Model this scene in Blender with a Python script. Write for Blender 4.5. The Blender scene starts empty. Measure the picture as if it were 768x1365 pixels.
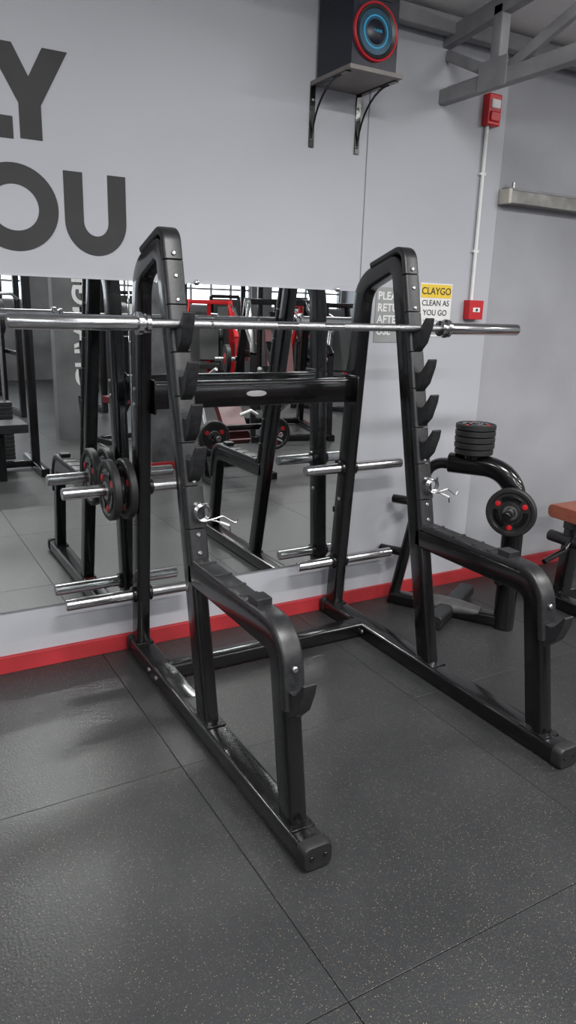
import bpy, bmesh, math, random
from mathutils import Vector, Matrix
random.seed(4)
S = bpy.context.scene
V = Vector
rad = math.radians

# ------------------------------------------------------------------ materials
def mat(name, col, rough=0.5, metal=0.0, coat=0.0, noise=None, bump=None, emis=None, spec=None):
    m = bpy.data.materials.new(name); m.use_nodes = True
    nt = m.node_tree; N = nt.nodes; L = nt.links
    b = N["Principled BSDF"]
    b.inputs["Base Color"].default_value = (*col, 1)
    b.inputs["Roughness"].default_value = rough
    b.inputs["Metallic"].default_value = metal
    b.inputs["Coat Weight"].default_value = coat
    b.inputs["Coat Roughness"].default_value = 0.08
    if spec is not None: b.inputs["Specular IOR Level"].default_value = spec
    if emis:
        b.inputs["Emission Color"].default_value = (*emis[0], 1)
        b.inputs["Emission Strength"].default_value = emis[1]
    tc = N.new("ShaderNodeTexCoord")
    if noise:
        sc, amt = noise
        n = N.new("ShaderNodeTexNoise"); n.inputs["Scale"].default_value = sc; n.inputs["Detail"].default_value = 6
        L.new(tc.outputs["Object"], n.inputs["Vector"])
        r = N.new("ShaderNodeValToRGB")
        r.color_ramp.elements[0].position = 0.3; r.color_ramp.elements[1].position = 0.7
        r.color_ramp.elements[0].color = (*[c*(1-amt) for c in col], 1)
        r.color_ramp.elements[1].color = (*[min(1, c*(1+amt)) for c in col], 1)
        L.new(n.outputs["Fac"], r.inputs["Fac"]); L.new(r.outputs["Color"], b.inputs["Base Color"])
    if bump:
        sc, st = bump
        n2 = N.new("ShaderNodeTexNoise"); n2.inputs["Scale"].default_value = sc; n2.inputs["Detail"].default_value = 4
        L.new(tc.outputs["Object"], n2.inputs["Vector"])
        bp = N.new("ShaderNodeBump"); bp.inputs["Strength"].default_value = st; bp.inputs["Distance"].default_value = 0.002
        L.new(n2.outputs["Fac"], bp.inputs["Height"]); L.new(bp.outputs["Normal"], b.inputs["Normal"])
    return m

M = {}
M['black'] = mat('black_powder_coat', (.004,.004,.0045), .20, coat=.35, noise=(30,.3), spec=.42)
M['plastic'] = mat('black_plastic', (.015,.0155,.017), .38, noise=(60,.4), bump=(300,.12))
M['rubber'] = mat('rubber', (.013,.013,.014), .5, noise=(40,.2), bump=(200,.2))
M['chrome'] = mat('chrome', (.62,.62,.63), .18, 1, noise=(25,.12))
M['knurl'] = mat('knurled_steel', (.42,.42,.43), .35, 1, noise=(400,.4), bump=(900,.5))
M['wire'] = mat('spring_steel', (.38,.38,.39), .3, 1, noise=(100,.2))
M['bolt'] = mat('bolt_steel', (.42,.42,.43), .38, 1, noise=(200,.15))
M['red'] = mat('red_paint', (.50,.012,.016), .4, noise=(8,.1))
M['redband'] = mat('red_baseboard_paint', (.37,.022,.028), .6, noise=(6,.2))
M['wall'] = mat('grey_wall_paint', (.405,.413,.447), .75, noise=(1.1,.04), bump=(14,.14))
M['wall2'] = mat('grey_cement_paint', (.315,.32,.342), .8, noise=(2.3,.10), bump=(9,.6))
M['ceil'] = mat('ceiling_sheet', (.8,.8,.8), .7, noise=(3,.05))
M['truss'] = mat('grey_steel_paint', (.24,.24,.25), .5, noise=(9,.2))
M['letter'] = mat('charcoal_lettering', (.026,.026,.028), .7, noise=(5,.2))
M['white'] = mat('white_paint', (.72,.72,.71), .6, noise=(20,.04))
M['yellow'] = mat('yellow_print', (.75,.52,.04), .5, noise=(20,.05))
M['ink'] = mat('black_ink', (.02,.02,.02), .5, noise=(20,.1))
M['signgrey'] = mat('sign_grey', (.27,.28,.28), .5, noise=(20,.05))
M['mirror'] = mat('mirror_silver', (.80,.825,.825), .0, 1)
M['navy'] = mat('speaker_vinyl', (.007,.009,.020), .35, noise=(70,.3), bump=(500,.2))
M['cone'] = mat('speaker_cone', (.015,.07,.12), .35, noise=(50,.2))
M['glow'] = mat('speaker_led_blue', (.02,.2,.35), .4, emis=((.05,.45,.75), .25), noise=(20,.1))
M['redglow'] = mat('speaker_ring_red', (.40,.02,.03), .3, emis=((.9,.05,.06), .06), noise=(20,.1))
M['orange'] = mat('tan_vinyl', (.27,.075,.04), .4, noise=(30,.15))
M['maroon'] = mat('maroon_vinyl', (.10,.014,.017), .4, noise=(30,.15))
M['blue'] = mat('blue_paint', (.03,.15,.35), .4, noise=(30,.1))
M['darkwall'] = mat('dark_grey_wall', (.13,.13,.135), .7, noise=(2,.3))
M['column'] = mat('dark_stone_column', (.085,.085,.09), .5, noise=(6,.5))
M['label'] = mat('label_silver', (.5,.5,.5), .35, .6, noise=(50,.1))
M['grey'] = mat('grey_plastic', (.08,.08,.08), .5, noise=(30,.2))
M['shelf'] = mat('grey_shelf_board', (.20,.185,.175), .6, noise=(15,.1))
M['rust'] = mat('galvanised_rail', (.24,.235,.22), .5, .3, noise=(12,.35))
M['beige'] = mat('beige_plastic', (.5,.48,.42), .5, noise=(30,.1))

def floor_mat():
    m = bpy.data.materials.new('rubber_gym_tile'); m.use_nodes = True
    nt = m.node_tree; N = nt.nodes; L = nt.links; b = N["Principled BSDF"]
    tc = N.new("ShaderNodeTexCoord")
    geo = N.new("ShaderNodeNewGeometry")
    big = N.new("ShaderNodeTexNoise"); big.inputs["Scale"].default_value = 2.2; big.inputs["Detail"].default_value = 6
    L.new(tc.outputs["Object"], big.inputs["Vector"])
    ramp = N.new("ShaderNodeValToRGB")
    ramp.color_ramp.elements[0].position = .3; ramp.color_ramp.elements[1].position = .75
    ramp.color_ramp.elements[0].color = (.022,.023,.0245,1); ramp.color_ramp.elements[1].color = (.036,.037,.039,1)
    L.new(big.outputs["Fac"], ramp.inputs["Fac"])
    base = ramp.outputs["Color"]
    for sc, thr, dens, col in ((190, .20, .22, (.30,.26,.17,1)), (360, .25, .25, (.17,.155,.115,1))):
        v = N.new("ShaderNodeTexVoronoi"); v.inputs["Scale"].default_value = sc
        L.new(tc.outputs["Object"], v.inputs["Vector"])
        lt = N.new("ShaderNodeMath"); lt.operation = 'LESS_THAN'; lt.inputs[1].default_value = thr
        L.new(v.outputs["Distance"], lt.inputs[0])
        sp = N.new("ShaderNodeSeparateColor"); L.new(v.outputs["Color"], sp.inputs[0])
        l2 = N.new("ShaderNodeMath"); l2.operation = 'LESS_THAN'; l2.inputs[1].default_value = dens
        L.new(sp.outputs[0], l2.inputs[0])
        mu = N.new("ShaderNodeMath"); mu.operation = 'MULTIPLY'
        L.new(lt.outputs[0], mu.inputs[0]); L.new(l2.outputs[0], mu.inputs[1])
        mx = N.new("ShaderNodeMix"); mx.data_type = 'RGBA'
        L.new(mu.outputs[0], mx.inputs["Factor"]); L.new(base, mx.inputs["A"]); mx.inputs["B"].default_value = col
        base = mx.outputs["Result"]
    hs = N.new("ShaderNodeHueSaturation")
    ma = N.new("ShaderNodeMath"); ma.operation = 'MULTIPLY_ADD'; ma.inputs[1].default_value = .16; ma.inputs[2].default_value = .92
    L.new(geo.outputs["Random Per Island"], ma.inputs[0]); L.new(ma.outputs[0], hs.inputs["Value"])
    L.new(base, hs.inputs["Color"]); L.new(hs.outputs["Color"], b.inputs["Base Color"])
    rr = N.new("ShaderNodeMapRange"); rr.inputs["To Min"].default_value = .34; rr.inputs["To Max"].default_value = .46
    L.new(big.outputs["Fac"], rr.inputs["Value"]); L.new(rr.outputs["Result"], b.inputs["Roughness"])
    n2 = N.new("ShaderNodeTexNoise"); n2.inputs["Scale"].default_value = 130; n2.inputs["Detail"].default_value = 4
    L.new(tc.outputs["Object"], n2.inputs["Vector"])
    bp = N.new("ShaderNodeBump"); bp.inputs["Strength"].default_value = .5; bp.inputs["Distance"].default_value = .002
    L.new(n2.outputs["Fac"], bp.inputs["Height"]); L.new(bp.outputs["Normal"], b.inputs["Normal"])
    return m
M['floor'] = floor_mat()

# ------------------------------------------------------------------ builder
def rrect(w, h, r=.008, n=3):
    out = []
    for cx, cy, a0 in ((w/2-r, h/2-r, 0), (-w/2+r, h/2-r, 90), (-w/2+r, -h/2+r, 180), (w/2-r, -h/2+r, 270)):
        for i in range(n+1):
            a = rad(a0 + 90*i/n); out.append((cx+r*math.cos(a), cy+r*math.sin(a)))
    return out
def circ(r, n=20, ry=None):
    ry = ry or r
    return [(r*math.cos(2*math.pi*i/n), ry*math.sin(2*math.pi*i/n)) for i in range(n)]
def fillet(pts, rads, n=7):
    pts = [V(p) for p in pts]; out = [pts[0]]
    for i in range(1, len(pts)-1):
        p, a, c = pts[i], pts[i-1], pts[i+1]
        r = rads[i-1] if isinstance(rads, (list, tuple)) else rads
        d1 = (a-p).normalized(); d2 = (c-p).normalized()
        ang = d1.angle(d2)
        if r <= 0 or ang > 3.1: out.append(p); continue
        t = min(r/math.tan(ang/2), (a-p).length*.48, (c-p).length*.48)
        rr = t*math.tan(ang/2)
        cen = p + (d1+d2).normalized()*(rr/math.sin(ang/2))
        s = p+d1*t-cen; e = p+d2*t-cen; tot = s.angle(e)
        ax = s.cross(e).normalized()
        for k in range(n+1):
            out.append(cen + Matrix.Rotation(tot*k/n, 3, ax) @ s)
    out.append(pts[-1]); return out

class B:
    def __init__(s, name): s.name = name; s.bm = bmesh.new(); s.mats = []
    def mi(s, m):
        m = M[m]
        if m not in s.mats: s.mats.append(m)
        return s.mats.index(m)
    def face(s, vs, k):
        try: f = s.bm.faces.new(vs); f.material_index = k; return f
        except ValueError: return None
    def box(s, c, size, m, rot=None):
        k = s.mi(m); c = V(c); h = V(size)/2; vs = []
        for x in (-1,1):
            for y in (-1,1):
                for z in (-1,1):
                    p = V((x*h.x, y*h.y, z*h.z))
                    if rot: p = rot @ p
                    vs.append(s.bm.verts.new(c+p))
        for q in ((0,1,3,2),(4,6,7,5),(0,4,5,1),(2,3,7,6),(0,2,6,4),(1,5,7,3)): s.face([vs[i] for i in q], k)
    def sweep(s, path, sec, m, side=(1,0,0), closed=False, scale=None):
        k = s.mi(m); path = [V(p) for p in path]; n = len(path); side = V(side); rings = []
        for i, p in enumerate(path):
            if closed: t = (path[(i+1)%n]-path[i-1]).normalized()
            else: t = (path[min(i+1,n-1)]-path[max(i-1,0)]).normalized()
            sd = side - t*side.dot(t)
            if sd.length < 1e-3:
                alt = V((0,0,1)) if abs(t.z) < .9 else V((0,1,0)); sd = alt - t*alt.dot(t)
            sd.normalize(); bb = t.cross(sd)
            f = scale[i] if scale else 1
            rings.append([s.bm.verts.new(p+sd*a*f+bb*b_*f) for a, b_ in sec])
        q = len(sec)
        for i in range(n if closed else n-1):
            A, C = rings[i], rings[(i+1)%n]
            for j in range(q): s.face([A[j], A[(j+1)%q], C[(j+1)%q], C[j]], k)
        if not closed:
            s.face(rings[0][::-1], k); s.face(rings[-1], k)
    def beam(s, p0, p1, w, h, m, side=(1,0,0), r=.006): s.sweep([p0, p1], rrect(w, h, min(r, w*.3, h*.3)), m, side)
    def cyl(s, p0, p1, r, m, n=24): s.sweep([p0, p1], circ(r, n), m)
    def tube(s, pts, r, m, closed=False, n=12): s.sweep(pts, circ(r, n), m, side=(.13,.21,.97), closed=closed)
    def lathe(s, prof, o, ax, m, n=32):
        k = s.mi(m); o = V(o); ax = V(ax).normalized()
        u = ax.orthogonal().normalized(); w = ax.cross(u); rings = []
        for d, r in prof:
            rings.append([s.bm.verts.new(o+ax*d+(u*math.cos(2*math.pi*i/n)+w*math.sin(2*math.pi*i/n))*max(r,1e-4)) for i in range(n)])
        for A, C in zip(rings, rings[1:]):
            for j in range(n): s.face([A[j], A[(j+1)%n], C[(j+1)%n], C[j]], k)
        s.face(rings[0][::-1], k); s.face(rings[-1], k)
    def ringlathe(s, prof, o, ax, m, n=40):
        k = s.mi(m); o = V(o); ax = V(ax).normalized()
        u = ax.orthogonal().normalized(); w = ax.cross(u); rings = []
        for d, r in prof:
            rings.append([s.bm.verts.new(o+ax*d+(u*math.cos(2*math.pi*i/n)+w*math.sin(2*math.pi*i/n))*r) for i in range(n)])
        for A, C in zip(rings, rings[1:]+rings[:1]):
            for j in range(n): s.face([A[j], A[(j+1)%n], C[(j+1)%n], C[j]], k)
    def prism(s, poly, o, u, v, d, m):
        k = s.mi(m); o = V(o); u = V(u); v = V(v); d = V(d)
        a = [s.bm.verts.new(o+u*x+v*y) for x, y in poly]; c = [s.bm.verts.new(o+u*x+v*y+d) for x, y in poly]
        s.face(a, k); s.face(c[::-1], k); n = len(poly)
        for i in range(n): s.face([a[i], a[(i+1)%n], c[(i+1)%n], c[i]], k)
    def strip(s, cx, cz, rx, rz, st, a0, a1, o, u, v, d, m, n=40):
        for i in range(n):
            A = rad(a0+(a1-a0)*i/n); C = rad(a0+(a1-a0)*(i+1)/n)
            P = [(cx+rx*math.cos(A), cz+rz*math.sin(A)), (cx+rx*math.cos(C), cz+rz*math.sin(C)),
                 (cx+(rx-st)*math.cos(C), cz+(rz-st)*math.sin(C)), (cx+(rx-st)*math.cos(A), cz+(rz-st)*math.sin(A))]
            s.prism(P, o, u, v, d, m)
    def text(s, txt, o, u, v, size, m, bold=.0, d=.0015, align='LEFT'):
        cu = bpy.data.curves.new('t', 'FONT'); cu.body = txt; cu.size = size; cu.offset = bold*size; cu.align_x = align
        ob = bpy.data.objects.new('t', cu); S.collection.objects.link(ob)
        me = bpy.data.meshes.new_from_object(ob.evaluated_get(bpy.context.evaluated_depsgraph_get()))
        bpy.data.objects.remove(ob)
        u = V(u); v = V(v); n = u.cross(v).normalized(); k = s.mi(m); o = V(o)+n*d
        vs = [s.bm.verts.new(o+u*p.co.x+v*p.co.y) for p in me.vertices]
        for p in me.polygons: s.face([vs[i] for i in p.vertices], k)
    def bolt(s, p, d, r=.009, h=.006, m='bolt'):
        s.lathe([(-.004, r), (h*.5, r), (h, r*.6)], p, d, m, 12)
    def done(s, loc=(0,0,0), rz=0, bevel=.0025, recalc=True):
        if recalc: bmesh.ops.recalc_face_normals(s.bm, faces=s.bm.faces[:])
        me = bpy.data.meshes.new(s.name); s.bm.to_mesh(me); s.bm.free()
        for p in me.polygons: p.use_smooth = True
        me.set_sharp_from_angle(angle=rad(38))
        for m in s.mats: me.materials.append(m)
        ob = bpy.data.objects.new(s.name, me); S.collection.objects.link(ob)
        ob.location = loc; ob.rotation_euler = (0, 0, rz)
        if bevel:
            md = ob.modifiers.new('bevel', 'BEVEL'); md.width = bevel; md.segments = 2
            md.limit_method = 'ANGLE'; md.angle_limit = rad(50); md.harden_normals = False
        return ob

X, Y, Z = V((1,0,0)), V((0,1,0)), V((0,0,1))
WY = 2.886

# ------------------------------------------------------------------ room
def zc(y): return 2.70 + .12*(WY-y)
XL, XR, YB = -4.0, 10.0, -9.0
b = B('floor')
x0 = .778-.96*5; y0 = 1.005-.96*11
for i in range(16):
    for j in range(13):
        g = .0010
        ax, bx = max(x0+.96*i+g, XL), min(x0+.96*(i+1)-g, XR); ay, by = max(y0+.96*j+g, YB), min(y0+.96*(j+1)-g, WY+.01)
        if bx-ax > .02 and by-ay > .02:
            b.box(((ax+bx)/2, (ay+by)/2, -.01), (bx-ax, by-ay, .02), 'floor')
b.done(bevel=.001)
b = B('floor_slab'); b.box(((XL+XR)/2, (YB+WY)/2, -.07), (XR-XL+.4, WY-YB+.4, .1), 'rubber'); b.done(bevel=0)

b = B('wall_back')
b.box(((XL+2.03)/2, WY+.1, 1.5), (2.03-XL, .2, 3.0), 'wall')
b.box(((2.03+2.83)/2, WY+.094, 1.5), (.80, .2, 3.0), 'wall')
b.box(((2.83+XR)/2, WY+.108, 1.5), (XR-2.83, .2, 3.0), 'wall2')
b.done(bevel=.003)
b = B('baseboard_back')
b.box(((XL+XR)/2, WY-.006, .035), (XR-XL, .026, .07), 'redband'); b.done(bevel=.002)
b = B('wall_left'); b.box((XL-.1, (YB+WY)/2, 2.2), (.2, WY-YB, 4.4), 'wall'); b.done(bevel=0)
b = B('wall_right'); b.box((XR+.1, (YB+WY)/2, 2.2), (.2, WY-YB, 4.4), 'wall'); b.done(bevel=0)
b = B('wall_front')
b.box(((XL+XR)/2, YB-.1, .72), (XR-XL, .2, 1.44), 'darkwall')
b.box(((XL+XR)/2, YB-.1, 3.45), (XR-XL, .2, 1.9), 'darkwall')
xx = XL
while xx < XR:
    b.box((xx+.15, YB-.1, 1.97), (.5, .2, 1.06), 'darkwall'); xx += 2.33
b.done(bevel=0)
k = 0; xx = XL+.4
while xx+1.83 < XR+.2:
    k += 1; b = B('window_%d' % k)
    for q in range(5): b.beam((xx+1.83*q/4, YB-.1, 1.44), (xx+1.83*q/4, YB-.1, 2.5), .04, .05, 'truss')
    for z in (1.46, 1.8, 2.15, 2.48): b.beam((xx, YB-.1, z), (xx+1.83, YB-.1, z), .04, .04, 'truss', side=Y)
    b.done(bevel=0); xx += 2.33
b = B('ceiling')
sl = [(WY+.1, zc(WY+.1)), (YB-.2, zc(YB-.2)), (YB-.2, zc(YB-.2)+.06), (WY+.1, zc(WY+.1)+.06)]
b.prism(sl, (XL-.1, 0, 0), Y, Z, (XR-XL+.2, 0, 0), 'ceil'); b.done(bevel=0)

def truss(x):
    b = B('roof_truss')
    b.beam((x, WY, 2.39), (x, YB, 2.39), .05, .06, 'truss', side=X)
    b.beam((x+.022, WY, 2.424), (x+.022, YB, 2.424), .006, .03, 'truss', side=X)
    b.beam((x, WY, 2.62), (x, YB, zc(YB)-.12), .05, .07, 'truss', side=X)
    yy = 2.55
    b.beam((x+.01, WY-.01, 2.56), (x+.01, yy, 2.41), .03, .045, 'truss', side=X)
    while yy > YB+1:
        zt = 2.62+(zc(YB)-.12-2.62)*(WY-yy)/(WY-YB)
        b.beam((x, yy, 2.39), (x, yy, zt), .05, .055, 'truss', side=X)
        b.box((x-.028, yy, 2.41), (.006, .16, .11), 'truss')
        y2 = yy-.95; zt2 = 2.62+(zc(YB)-.12-2.62)*(WY-y2)/(WY-YB)
        b.beam((x+.01, yy-.02, 2.41), (x+.01, y2+.03, zt2-.02), .03, .045, 'truss', side=X)
        yy = y2
    return b.done(bevel=0)
truss(2.43); truss(6.2)
b = B('roof_purlin')
b.beam((1.99, WY-.06, 2.655), (XR, WY-.06, 2.655), .05, .07, 'truss', side=Y); b.done(bevel=0)

# gym mirror
b = B('wall_mirror')
for xa, xb in ((-3.4, -1.25), (-1.247, .935), (.938, 2.0)):
    b.box(((xa+xb)/2, 2.879, .898), (xb-xa, .012, 1.276), 'mirror')
for xx in (-1.0, .35, 1.22, 1.9):
    b.lathe([(0,.011),(.008,.011),(.011,.007)], (xx, 2.874, 1.540), -Y, 'chrome', 16)
    b.lathe([(0,.011),(.008,.011),(.011,.007)], (xx, 2.874, .257), -Y, 'chrome', 16)
b.done(bevel=.0015)

# wall lettering
b = B('wall_lettering')
o = (0, WY+.001, 0); d = (0, -.004, 0)
b.prism([(0,.29),(.085,.29),(.135,.195),(.185,.29),(.27,.29),(.172,.11),(.172,0),(.098,0),(.098,.11)], (.475, WY+.001, 1.99), X, Z, d, 'letter')
b.prism([(0,0),(.2,0),(.2,.07),(.075,.07),(.075,.29),(0,.29)], (.35, WY+.001, 1.985), X, Z, d, 'letter')
b.prism([(0,0),(.07,0),(.07,.18),(.18,0),(.25,0),(.25,.29),(.18,.29),(.18,.11),(.07,.29),(0,.29)], (.07, WY+.001, 1.985), X, Z, d, 'letter')
b.strip(-.12, 2.13, .15, .148, .07, 0, 360, o, X, Z, d, 'letter', 48)
b.strip(.540, 1.765, .150, .145, .068, 0, 360, o, X, Z, d, 'letter', 48)
b.prism([(0,.29),(.085,.29),(.135,.195),(.185,.29),(.27,.29),(.172,.11),(.172,0),(.098,0),(.098,.11)], (.10, WY+.001, 1.62), X, Z, d, 'letter')
b.strip(.826, 1.738, .114, .118, .068, 180, 360, o, X, Z, d, 'letter', 30)
b.prism([(0,0),(.068,0),(.068,.165),(0,.165)], (.712, WY+.001, 1.738), X, Z, d, 'letter')
b.prism([(0,0),(.068,0),(.068,.165),(0,.165)], (.872, WY+.001, 1.738), X, Z, d, 'letter')
b.done(bevel=0)

# ------------------------------------------------------------------ squat rack
RX = (.928, 1.915)
zb = 1.392
def fy(z): return 2.08+.22*z
b = B('squat_rack')
fn = V((0, -1, .22)).normalized()
def hook(x, z, s=1.0, basey=None, w=.040):
    y = basey if basey is not None else fy(z)-.058
    P = [(-.03,-.112),(-.03,.0),(.0,-.012),(.014,-.0155),(.030,-.0155),(.042,-.010),(.060,.012),(.080,.040),(.086,.037),(.082,.008),(.058,-.055),(.018,-.095)]
    b.prism([(a*s, c*s) for a, c in P], (x-w/2, y, z), -Y, Z, (w, 0, 0), 'plastic')
LB, LT = 1.505, 1.592
def ly(z): return LB+(LT-LB)*(z-.05)/.525
for xi, x in enumerate(RX):
    pth = fillet([(x,2.092,.05),(x,2.443,1.650),(x,2.685,1.560),(x,2.80,.05)], [.055,.12])
    b.sweep(pth, rrect(.055,.08,.012), 'black', side=X)
    b.sweep([(x,1.40,.036),(x,2.84,.036)], rrect(.085,.066,.012), 'black', side=X)
    for yy, dd in ((1.385,-1),(2.845,1)):
        b.sweep([(x,yy+.022*-dd,.0385),(x,yy+.006*dd,.0385),(x,yy+.016*dd,.0385)], rrect(.094,.077,.022,5), 'rubber', side=X, scale=[1,1,.9])
        for q in (-.022,.022): b.lathe([(0,.007),(.003,.007)], (x+q, yy+.0155*dd, .04), (0,dd,0), 'black', 12)
    pa = fillet([(x,2.20,.573),(x,LT,.573),(x,LB,.05)], [.075], 9)
    b.sweep(pa, rrect(.055,.08,.012), 'black', side=X)
    pc = fillet([(x,2.150,.622),(x,ly(.622)-.041,.622),(x,ly(.405)-.041,.405)], [.115], 10)
    b.sweep(pc, rrect(.067,.030,.010), 'plastic', side=X)
    b.box((x,1.73,.643),(.05,.055,.028),'plastic')
    for yy in (2.10,1.98,1.88,1.80): b.box((x,yy,.6375),(.06,.010,.005),'plastic')
    for zz in (.52,.40): b.bolt((x, ly(zz)-.0585, zz), V((0,-1,.15)).normalized())
    hook(x, .475, .95, basey=ly(.45)-.045)
    zs = [.60,.72,.86,1.0,1.15,1.29,1.44,1.58]
    for za, zz in zip(zs, zs[1:]):
        p0 = V((x,fy(za+.002),za+.002))+fn*.046; p1 = V((x,fy(zz-.001),zz-.001))+fn*.046
        b.sweep([p0,p1], rrect(.067,.030,.010), 'plastic', side=X)
    pt = fillet([(x,fy(1.583)-.046,1.593),(x,2.407,1.697),(x,2.61,1.632)], [.045], 8)
    b.sweep(pt, rrect(.067,.026,.009), 'plastic', side=X)
    for zz in (.64,.70,.80,1.455,1.53,1.60,1.31,1.165,1.02,.875):
        b.bolt(V((x,fy(zz),zz))+fn*.060, fn, .008)
    for i in range(4): hook(x, zb-(.020+.132*i if i else 0))
    b.tube([(x+.012,fy(.82)-.05,.815),(x+.012,fy(.82)-.115,.815),(x+.012,fy(.82)-.122,.83)], .005, 'bolt')
    for z in (.285,.75):
        yy = 2.80 - (.115*(z-.05)/1.51)
        so = -1 if xi == 0 else 1
        for sgn, ln in ((so,.285),(-so,.20)):
            xa = x+sgn*.027
            b.lathe([(0,.034),(.012,.034),(.016,.030)], (xa,yy,z), (sgn,0,0), 'black')
            b.lathe([(0,.0235),(ln-.03,.0235),(ln-.003,.0235),(ln,.020)], (xa,yy,z), (sgn,0,0), 'chrome')
    for zz in (1.14,1.08,.6): b.bolt((x-.028, 2.80-.115*(zz-.05)/1.51, zz), -X)
    for yy in (2.5,2.58): b.bolt((x-.043, yy, .036), -X, .011)
    for yy in (2.08,LB,2.80): b.box((x,yy,.071),(.075,.11,.006),'black')
b.sweep([(RX[0]+.03,2.545,.040),(RX[1]-.03,2.545,.040)], rrect(.075,.062,.012), 'black', side=Y)
b.sweep([(RX[0]+.02,2.722,1.112),(RX[1]-.02,2.722,1.112)], rrect(.05,.105,.012), 'black', side=Y)
b.sweep([(RX[0]+.10,2.695,1.112),(RX[1]-.10,2.695,1.112)], rrect(.012,.075,.005), 'black', side=Y)
b.sweep([(RX[0]+.0275,2.70,1.112),(RX[0]+.034,2.70,1.112)], rrect(.10,.13,.01), 'black', side=Y)
b.sweep([(RX[1]-.034,2.70,1.112),(RX[1]-.0275,2.70,1.112)], rrect(.10,.13,.01), 'black', side=Y)
pl = [(.036*math.cos(a)+ (.010 if math.cos(a)>0 else -.010), .012*math.sin(a)) for a in [2*math.pi*i/24 for i in range(24)]]
b.prism(pl, (1.405, 2.689, 1.112), X, Z, (0,-.004,0), 'label')
b.box((RX[0]-.002,2.19,.0705),(.05,.12,.002),'ink'); b.box((RX[0]-.002,2.135,.0715),(.048,.018,.002),'red'); b.box((RX[0]-.002,2.20,.0715),(.036,.07,.002),'grey')
b.done(bevel=.003)

# barbell
b = B('barbell')
by = 2.302; cx = 1.4147
o = V((cx,by,zb))
for sgn in (-1,1):
    D = (sgn,0,0)
    b.lathe([(0,.0138),(.055,.0138)], o, D, 'knurl'); b.lathe([(.055,.0142),(.14,.0142)], o, D, 'chrome')
    b.lathe([(.14,.0138),(.38,.0138)], o, D, 'knurl'); b.lathe([(.38,.0142),(.39,.0142)], o, D, 'chrome')
    b.lathe([(.39,.0138),(.60,.0138)], o, D, 'knurl')
    b.lathe([(.596,.020),(.600,.030),(.612,.030),(.616,.024),(.622,.024),(.626,.036),(.640,.036),(.644,.0235),(1.024,.0235),(1.029,.020)], o, D, 'chrome')
b.done(bevel=0)

# spring collar clips hanging on rack
def clip(x, yy, z, s):
    b = B('spring_collar_clip')
    pts = []
    for i in range(3*20+1):
        a = 2*math.pi*i/20 + 4.9
        pts.append((x+.027*math.cos(a), yy+.012-.0042*i/10, z+.027*math.sin(a)))
    b.tube(pts, .0026, 'wire', n=8)
    e0 = V(pts[0]); e1 = V(pts[-1])
    b.tube(fillet([e0, e0+V((.05*s,0,-.012)), e0+V((.100*s,.0,-.034)), e0+V((.104*s,0,-.056))], .01), .0026, 'wire', n=8)
    b.tube(fillet([e1, e1+V((.02*s,-.004,.004)), e1+V((.06*s,-.004,.012)), e1+V((.110*s,-.004,-.020)), e1+V((.118*s,-.004,-.002))], .01), .0026, 'wire', n=8)
    b.cyl(e0+V((.064*s,0,-.018)), e0+V((.098*s,0,-.033)), .0048, 'white', 12)
    b.done(bevel=0)
clip(RX[0]+.012, fy(.82)-.092, .790, 1); clip(RX[1]+.012, fy(.82)-.092, .790, 1)

# plates
def plate(name, c, ax, R=.118, t=.03, hub=.026, dots='red'):
    b = B(name); ax = V(ax).normalized(); c = V(c)
    b.ringlathe([(-t*.5,hub+.002),(-t*.5,R*.36),(-t*.28,R*.40),(-t*.28,R*.78),(-t*.5,R*.84),(-t*.5,R*.95),(-t*.35,R),(t*.35,R),(t*.5,R*.95),(t*.5,R*.84),(t*.28,R*.78),(t*.28,R*.40),(t*.5,R*.36),(t*.5,hub+.002)], c, ax, 'rubber', 40)
    b.ringlathe([(-t*.54,hub),(-t*.54,hub+.010),(t*.54,hub+.010),(t*.54,hub)], c, ax, 'bolt', 32)
    u = Z - ax*Z.dot(ax)
    if u.length < .1: u = X.copy()
    u.normalize(); w = ax.cross(u)
    for q in range(3):
        a0 = rad(90+120*q)
        for sgn in (-1,1):
            pts = []
            for i in range(7):
                a = a0+rad(-38+76*i/6); pts.append(c+ax*(sgn*t*.30)+(u*math.sin(a)+w*math.cos(a))*R*.60)
            b.sweep(pts, rrect(.010,R*.20,.003), 'black', side=ax)
            a = a0+rad(60); pc = c+ax*(sgn*t*.28)+(u*math.sin(a)+w*math.cos(a))*R*.62
            b.lathe([(-.002,R*.11),(.004,R*.11),(.005,R*.08)], pc, ax*sgn, dots, 16)
    return b.done(bevel=0)
py = 2.80-.115*.7/1.51
plate('weight_plate', (.800,py,.75), X, .120, .032); plate('weight_plate', (.862,py,.75), X, .120, .032)

# ------------------------------------------------------------------ plate storage tree
R0 = V((2.275,2.795,0)); F0 = V((2.56,2.30,0)); dd = (F0-R0).normalized(); nn = V((dd.y,-dd.x,0))
if nn.dot(V((-1,-1,0))) < 0: nn = -nn
def P(s, z, n=0): return R0+dd*s+Z*z+nn*n
b = B('plate_storage_tree')
b.sweep(fillet([P(.24,.77),P(.565,.775),P(.575,.0)], [.17], 12), rrect(.085,.095,.035,5), 'black', side=nn)
b.sweep(fillet([P(.30,.765),P(.14,.76),P(.085,.45),P(.0,.0)], [.12,.3], 10), rrect(.06,.05,.02,4), 'black', side=nn)
b.beam(P(0,.035), P(.57,.035), .07, .06, 'black', side=nn, r=.015)
b.sweep(fillet([P(.30,.04,-.30),P(.30,.04,0),P(.30,.04,.22)], 0), rrect(.08,.065,.02,4), 'plastic', side=dd)
b.sweep([P(.12,.055),P(.24,.055),P(.34,.055),P(.46,.055)], circ(.055,20,.035), 'grey', side=nn, scale=[.6,1,1,.6])
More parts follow.
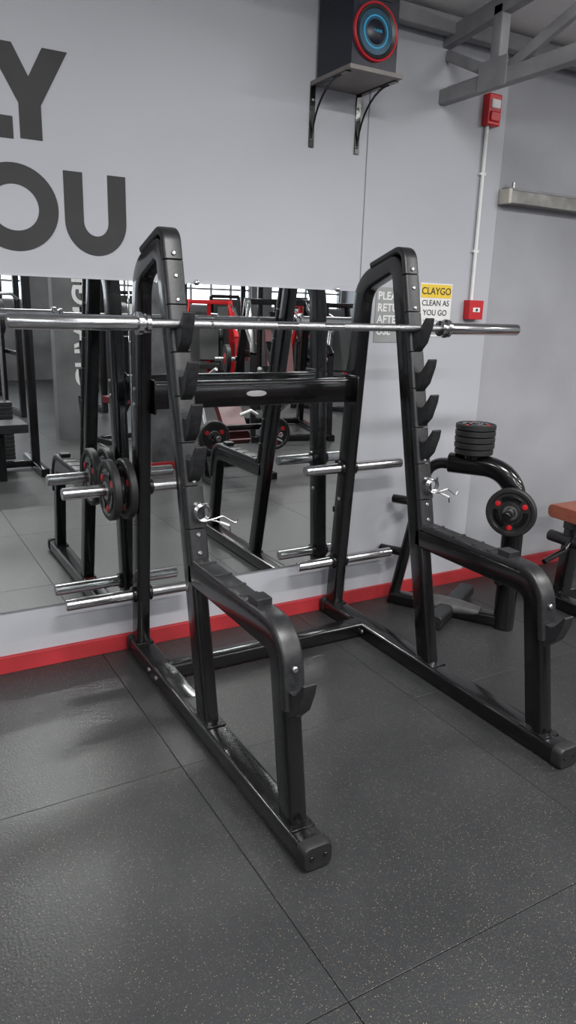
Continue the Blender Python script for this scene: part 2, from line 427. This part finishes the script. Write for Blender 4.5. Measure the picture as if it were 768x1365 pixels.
for s_, z_ in ((.575,.60),(.575,.30)):
    b.lathe([(.0,.032),(.05,.032),(.055,.0205),(.20,.0205),(.203,.018)], P(s_,z_), nn, 'black')
for s_, z_ in ((.10,.55),(.05,.28)):
    b.lathe([(.0,.022),(.13,.022),(.133,.019)], P(s_,z_), -dd, 'black')
    b.lathe([(.0,.0215),(.16,.0215),(.163,.019)], P(s_,z_), -nn, 'black')
b.lathe([(0,.045),(.02,.045),(.022,.020),(.17,.020)], P(.35,.80), Z, 'black')
b.done(bevel=.003)
for i in range(5):
    plate('weight_plate', P(.35,.838+.0285*i), Z, .092 if i else .088, .026, .0225)
plate('weight_plate', P(.575,.60,.105), nn, .112, .03, .0225)

# bench at right edge
b = B('leg_extension_bench')
def q(x, y, z): return (x+.09, y, z)
b.sweep([q(2.99,2.42,.47),q(3.02,2.42,.47),q(3.52,2.42,.47)], rrect(.26,.07,.028,5), 'orange', side=Y)
b.beam(q(3.0,2.42,.42),q(3.5,2.42,.42),.06,.05,'black',side=Y)
b.sweep([q(3.05,2.42,.42),q(3.02,2.42,.06)], rrect(.07,.07,.01), 'black', side=Y)
b.sweep([q(3.45,2.42,.42),q(3.50,2.42,.04)], rrect(.05,.07,.01), 'black', side=Y)
b.beam(q(2.95,2.42,.035),q(3.75,2.42,.035),.06,.06,'black',side=Y)
b.beam(q(2.93,2.20,.035),q(2.93,2.66,.035),.07,.06,'black')
b.tube(fillet([q(3.05,2.40,.38),q(2.95,2.38,.30),q(2.78,2.36,.27)],[.05]), .014, 'black')
b.cyl(q(3.02,2.34,.33),q(3.02,2.54,.33),.03,'plastic')
b.sweep([q(3.70,2.42,.50),q(3.90,2.42,1.05)], rrect(.28,.07,.028,5), 'orange', side=Y)
b.beam(q(3.5,2.42,.42),q(3.78,2.42,.52),.05,.05,'black',side=Y); b.beam(q(3.74,2.42,.0),q(3.80,2.42,.60),.05,.05,'black',side=Y)
b.done(bevel=.003)

# ------------------------------------------------------------------ speaker on shelf
b = B('speaker_shelf')
b.box((1.855,2.741,2.340),(.25,.29,.016),'shelf')
for x in (1.742,1.972):
    b.box((x,2.882,2.220),(.024,.006,.235),'black'); b.box((x,2.755,2.3295),(.024,.26,.005),'black')
    b.tube([(x,2.877-.20*(1-math.cos(rad(a))),2.125+.203*math.sin(rad(a))) for a in range(0,91,9)], .0045, 'black', n=8)
    for z in (2.13,2.28): b.bolt((x,2.878,z), -Y, .006, .004)
b.done(bevel=.001)
b = B('loudspeaker')
sx0, sx1, sy = 1.752, 1.965, 2.625
b.box(((sx0+sx1)/2, (sy+2.865)/2, 2.348+.155), (sx1-sx0, 2.865-sy, .31), 'navy')
wc = V(((sx0+sx1)/2-.004, sy, 2.478))
b.lathe([(-.004,.101),(.012,.101),(.015,.097),(.012,.093),(-.004,.093)], wc, -Y, 'redglow', 48)
b.lathe([(-.001,.093),(.013,.091),(.008,.076),(.002,.068)], wc, -Y, 'plastic', 48)
b.lathe([(.0,.078),(.0085,.077),(.009,.0)], wc, -Y, 'cone', 48)
b.lathe([(.008,.058),(.011,.056),(.011,.053),(.008,.051)], wc, -Y, 'glow', 48)
b.lathe([(.008,.044),(.016,.032),(.019,.0)], wc, -Y, 'navy', 32)
b.text('X-BASS', wc+V((0,-.0195,-.003)), X, Z, .013, 'glow', .02, .001, 'CENTER')
b.box((sx0+.105, sy-.001, 2.615),(.14,.006,.05),'plastic')
b.lathe([(0,.018),(.004,.018)], (sx0+.07,sy-.004,2.615), -Y, 'cone', 20); b.lathe([(0,.018),(.004,.018)], (sx0+.14,sy-.004,2.615), -Y, 'cone', 20)
b.done(bevel=.004)

# ------------------------------------------------------------------ wall things
wy2 = WY-.006
b = B('fire_alarm_strobe')
b.box((2.712,wy2-.022,2.375),(.082,.044,.135),'red'); b.box((2.712,wy2-.046,2.398),(.055,.016,.040),'white'); b.box((2.712,wy2-.048,2.345),(.06,.012,.045),'red')
b.done(bevel=.006)
b = B('electrical_conduit')
b.tube([(2.700,wy2-.013,2.31),(2.700,wy2-.013,1.515)], .009, 'white', n=14)
for z in (2.1,1.75): b.box((2.70,wy2-.009,z),(.034,.018,.012),'white')
b.done(bevel=0)
b = B('fire_alarm_call_point')
b.box((2.712,wy2-.022,1.472),(.092,.044,.092),'red'); b.box((2.712,wy2-.045,1.472),(.046,.003,.022),'white'); b.lathe([(0,.007),(.003,.007)], (2.712,wy2-.047,1.472), -Y, 'ink', 16)
b.done(bevel=.005)
b = B('claygo_sign')
b.box((2.479,wy2-.002,1.464),(.20,.004,.25),'white'); b.box((2.479,wy2-.0045,1.553),(.188,.002,.062),'yellow')
o = (2.479,wy2-.0055,1.538)
b.text('CLAYGO', o, X, Z, .046, 'ink', .012, .001, 'CENTER')
for i, t in enumerate(('CLEAN AS','YOU GO')): b.text(t, (2.479,wy2-.0045,1.485-.045*i), X, Z, .038, 'ink', .008, .001, 'CENTER')
b.text('Please put back all equipment', (2.479,wy2-.0045,1.41), X, Z, .012, 'ink', 0, .001, 'CENTER')
b.text('after use. Thank you.', (2.479,wy2-.0045,1.39), X, Z, .012, 'ink', 0, .001, 'CENTER')
b.box((2.479,wy2-.0045,1.360),(.12,.002,.022),'signgrey')
b.done(bevel=0)
b = B('return_equipment_sign')
b.box((2.235,wy2-.002,1.435),(.23,.004,.25),'signgrey')
for i, t in enumerate(('PLEASE','RETURN','AFTER','USE')): b.text(t, (2.13,wy2-.004,1.505-.053*i), X, Z, .050, 'white', .02, .001)
b.done(bevel=0)
b = B('wall_conduit_rail')
b.box((3.60,WY-.028,2.012),(1.50,.07,.06),'rust'); b.box((2.848,WY-.03,2.012),(.02,.078,.068),'beige'); b.box((3.6,WY-.03,2.048),(1.5,.055,.012),'truss')
b.lathe([(0,.008),(.035,.008)], (2.90,WY-.03,2.05), Z, 'bolt', 12)
b.done(bevel=.003)

# ------------------------------------------------------------------ gym equipment across the room (seen in mirror)
def cable_machine(loc, rz=0, fr='black'):
    b = B('cable_pulley_machine')
    for x in (-.35,.35):
        b.beam((x,0,0),(x,0,2.15),.07,.07,fr); b.beam((x,-.4,.035),(x,.4,.035),.07,.07,fr)
    b.beam((-.38,0,2.12),(.38,0,2.12),.07,.07,fr,side=Y); b.beam((-.35,0,.05),(.35,0,.05),.06,.06,fr,side=Y)
    for i in range(14): b.box((0,0,.12+.036*i),(.34,.14,.032),'plastic')
    for x in (-.12,.12): b.cyl((x,0,.1),(x,0,2.1),.012,'chrome')
    b.cyl((0,0,.6),(0,0,2.05),.004,'bolt',8)
    b.lathe([(-.015,.06),(.015,.06)], (0,.08,2.02), X, 'plastic')
    b.cyl((0,.14,1.95),(0,.2,1.5),.004,'bolt',8); b.tube([(-.25,.2,1.46),(-.2,.2,1.5),(.2,.2,1.5),(.25,.2,1.46)],.014,'chrome')
    b.box((0,.42,.45),(.4,.3,.07),'plastic'); b.beam((0,.1,.2),(0,.5,.42),.05,.05,fr); b.beam((0,.42,.0),(0,.42,.43),.06,.06,fr)
    return b.done(loc, rz)
def half_rack(loc, rz=0, fr='black'):
    b = B('power_rack')
    for x in (-.55,.55):
        for y in (-.4,.4): b.beam((x,y,0),(x,y,2.2),.07,.07,fr)
        b.beam((x,-.45,.035),(x,.45,.035),.06,.06,fr); b.beam((x,-.4,2.17),(x,.4,2.17),.06,.06,fr)
        b.beam((x,-.4,.8),(x,.4,.8),.04,.05,fr); b.beam((x,-.4,.35),(x,-.4,.42),.05,.05,fr)
        b.lathe([(0,.024),(.25,.024)], (x*1.06,-.4,.9), (x,0,0), 'chrome')
        b.lathe([(0,.20),(.05,.20)], (x*1.1,-.4,.9), (x,0,0), 'rubber'); b.lathe([(.05,.07),(.055,.07)], (x*1.1,-.4,.9), (x,0,0), 'red')
    for y in (-.4,.4): b.beam((-.55,y,2.17),(.55,y,2.17),.06,.06,fr,side=Y)
    b.cyl((-1.0,.46,1.25),(1.0,.46,1.25),.014,'chrome')
    for x in (-.8,.8): b.lathe([(-.04,.22),(.04,.22)], (x,.46,1.25), X, 'rubber'); b.lathe([(-.045,.09),(.045,.09)], (x,.46,1.25), X, 'red')
    for x in (-.55,.55): b.box((x,.46,1.20),(.05,.08,.06),fr)
    return b.done(loc, rz)
def bench(loc, rz=0, pad='maroon', inc=.7):
    b = B('adjustable_weight_bench')
    b.beam((0,-.6,.05),(0,.6,.05),.06,.06,'black'); b.beam((-.3,-.6,.03),(.3,-.6,.03),.06,.06,'black',side=Y); b.beam((-.3,.6,.03),(.3,.6,.03),.06,.06,'black',side=Y)
    b.beam((0,-.35,.05),(0,-.1,.42),.05,.05,'black'); b.beam((0,.45,.05),(0,.25,.40),.05,.05,'black')
    b.beam((0,-.35,.40),(0,.4,.40),.05,.05,'black')
    b.box((0,.30,.45),(.28,.36,.07),pad)
    c, s = math.cos(inc), math.sin(inc)
    b.box((0,.08-.38*c,.45+.38*s),(.28,.76,.07),pad, Matrix.Rotation(-inc,3,'X'))
    b.beam((0,-.45,.1),(0,.05-.35*c,.40+.35*s),.04,.04,'chrome')
    return b.done(loc, rz)
def press(loc, rz=0, fr='red', pad='plastic', pl=True):
    b = B('plate_loaded_press_machine')
    for x in (-.45,.45):
        b.beam((x,-.7,.035),(x,.7,.035),.08,.07,fr)
        b.beam((x,-.6,.05),(x*.8,-.15,1.55),.08,.08,fr); b.beam((x*.8,-.15,1.52),(x,.55,.95),.07,.07,fr)
        b.beam((x,.55,.95),(x,.60,.05),.06,.06,fr)
        b.tube(fillet([(x*.8,-.1,1.5),(x*1.1,.35,1.25),(x*1.0,.45,1.05)],.08),.02,'chrome')
        b.lathe([(0,.025),(.25,.025)], (x*1.08,-.25,.85), (x,0,0), 'chrome')
        if pl:
            b.lathe([(0,.17),(.05,.17)], (x*1.25,-.25,.85), (x,0,0), 'rubber'); b.lathe([(.05,.07),(.055,.05)], (x*1.25,-.25,.85), (x,0,0), 'red')
        b.beam((x*.95,-.4,.85),(x*1.08,-.25,.85),.05,.05,fr)
    b.beam((-.45,-.6,.05),(.45,-.6,.05),.07,.07,fr,side=Y); b.beam((-.45,.6,.035),(.45,.6,.035),.07,.07,fr,side=Y)
    b.beam((-.36,-.15,1.52),(.36,-.15,1.52),.07,.07,fr,side=Y)
    b.beam((0,-.6,.05),(0,.35,.42),.07,.07,fr); b.beam((0,-.6,.05),(0,-.15,1.52),.07,.07,fr)
    b.box((0,.30,.47),(.34,.40,.08),pad); b.box((0,-.02,.88),(.32,.72,.08),pad,Matrix.Rotation(rad(-68),3,'X'))
    return b.done(loc, rz)
def row(loc):
    b = B('plate_loaded_row_machine')
    for x in (-.29,.29):
        b.beam((x,-.62,.03),(x,.10,.03),.06,.06,'black'); b.beam((x,-.05,.05),(x,-.02,.46),.06,.06,'black')
        b.lathe([(0,.034),(.03,.034),(.034,.022),(.20,.022)], (x,0,.41), Y, 'chrome')
        c = V((x,.10,.41))
        b.ringlathe([(-.018,.026),(-.018,.05),(-.010,.055),(-.010,.105),(-.018,.115),(-.018,.132),(-.010,.140),(.010,.140),(.018,.132),(.018,.115),(.010,.105),(.010,.055),(.018,.05),(.018,.026)], c, Y, 'rubber', 36)
        for q in range(3):
            a = rad(30+120*q); b.lathe([(0,.020),(.013,.020)], c+V((.080*math.cos(a),0,.080*math.sin(a))), Y, 'red', 14)
        b.tube(fillet([(x,-.05,.44),(x,-.25,.80),(x*.7,-.05,.95)],.1),.018,'bolt')
    b.beam((-.29,-.02,.46),(.29,-.02,.46),.05,.05,'black',side=Y); b.beam((-.29,-.58,.03),(.29,-.58,.03),.06,.06,'black',side=Y)
    b.beam((0,-.58,.03),(0,-.1,.44),.06,.06,'black')
    b.box((0,-.22,.56),(.22,.60,.07),'maroon',Matrix.Rotation(rad(-50),3,'X')); b.box((.05,-.50,.36),(.26,.26,.07),'plastic')
    b.tube([(.02,-.04,.56),(.10,.0,.60),(.17,-.02,.56)],.016,'white')
    return b.done(loc, 0)
def tower(loc, rz, fr='black', ac='blue'):
    b = B('selectorized_machine')
    b.box((0,-.3,.85),(.55,.22,1.5),'plastic'); b.box((0,-.18,1.15),(.4,.02,.6),ac)
    for i in range(12): b.box((0,-.17,.2+.05*i),(.26,.03,.042),'grey')
    b.beam((-.3,-.4,.04),(-.3,.7,.04),.07,.08,fr); b.beam((.3,-.4,.04),(.3,.7,.04),.07,.08,fr); b.beam((-.3,.6,.04),(.3,.6,.04),.07,.08,fr,side=Y)
    b.beam((-.3,-.3,.04),(-.3,-.3,1.65),.07,.07,fr); b.beam((.3,-.3,.04),(.3,-.3,1.65),.07,.07,fr); b.beam((-.3,-.3,1.65),(.3,-.3,1.65),.07,.07,fr,side=Y)
    b.beam((0,-.2,.3),(0,.5,.4),.06,.06,fr); b.beam((0,.5,.05),(0,.5,.42),.06,.06,fr)
    b.box((0,.42,.47),(.36,.36,.08),'maroon'); b.box((0,.1,.85),(.32,.08,.6),'plastic')
    for x in (-.35,.35): b.tube(fillet([(x,-.2,1.3),(x,.35,1.3),(x,.45,1.0)],.1),.022,'chrome'); b.cyl((x,.43,1.02),(x,.47,.9),.028,'rubber')
    return b.done(loc, rz)

cable_machine((.95,-1.0,0), 0)
row((2.78,.14,0))
bench((2.75,-2.2,0), 1.2, 'maroon', .5)
press((4.35,-2.0,0), .25, 'black', 'maroon')
half_rack((4.6,-4.4,0), .15)
half_rack((2.3,-4.6,0), -.1)
press((5.35,-6.3,0), .4, 'red'); press((7.1,-5.9,0), -.3, 'red'); press((6.5,-3.9,0), 1.0, 'black','plastic')
tower((3.3,-7.4,0), .2); tower((1.7,-7.2,0), .1, 'black','blue'); tower((4.6,-7.9,0), 0, 'black','white'); tower((8.7,-4.6,0), -.6,'black','grey')
tower((6.6,-8.1,0), .1, 'black','grey'); tower((8.2,-7.8,0), -.2, 'black','white')
cable_machine((8.0,-2.7,0), -.5); tower((6.0,-1.2,0), -1.2, 'black','grey')

b = B('concrete_column')
b.box((2.33,-.62,1.53),(.22,.22,3.06),'column'); b.box((2.33,-.62,.035),(.23,.23,.07),'redband')
b.done(bevel=.004)
b = B('banner_column')
b.box((1.98,-2.45,1.6),(.30,.16,3.2),'darkwall')
b.text('CHANGES', (2.04,-2.369,.55), Z, X, .30, 'white', .02, .002)
b.done(bevel=0, recalc=False)

# ------------------------------------------------------------------ lights (ceiling batten fixtures)
def fixture(x, y, power, L=1.2, W=.22):
    z = zc(y)-.10
    b = B('ceiling_light_fixture'); b.box((0,0,.02),(L,W,.05),'white'); b.cyl((-.4,0,.04),(-.4,0,.14),.004,'bolt',8); b.cyl((.4,0,.04),(.4,0,.14),.004,'bolt',8)
    ob = b.done((x,y,z))
    l = bpy.data.lights.new('batten_tube','AREA'); l.shape = 'RECTANGLE'; l.size = L*.95; l.size_y = W*.85; l.energy = power; l.color = (1,.99,.975)
    lo = bpy.data.objects.new('batten_tube', l); S.collection.objects.link(lo); lo.parent = ob; lo.location = (0,0,-.008)
for x, kx in ((-1.6,.75),(1.3,1.05),(4.0,.8),(7.2,1)):
    for y, p in ((.55,78),(-2.2,78),(-5.4,105)):
        fixture(x, y, p*kx)
w = bpy.data.worlds.new('sky'); S.world = w; w.use_nodes = True
bg = w.node_tree.nodes['Background']; bg.inputs[0].default_value = (.88,.94,1,1); bg.inputs[1].default_value = 4.5

# ------------------------------------------------------------------ camera
cam = bpy.data.cameras.new('camera'); co = bpy.data.objects.new('camera', cam); S.collection.objects.link(co)
cam.sensor_fit = 'VERTICAL'; cam.sensor_height = 24; cam.lens = 24*980/1365; cam.clip_start = .05
r = V((.8670,-.4975,.0297)).normalized(); f = V((.4866,.8321,-.2664)); f = (f-r*f.dot(r)).normalized(); u = r.cross(f)
co.matrix_world = Matrix(((r.x,u.x,-f.x,0),(r.y,u.y,-f.y,0),(r.z,u.z,-f.z,1.45),(0,0,0,1)))
S.camera = co
S.view_settings.view_transform = 'Standard'
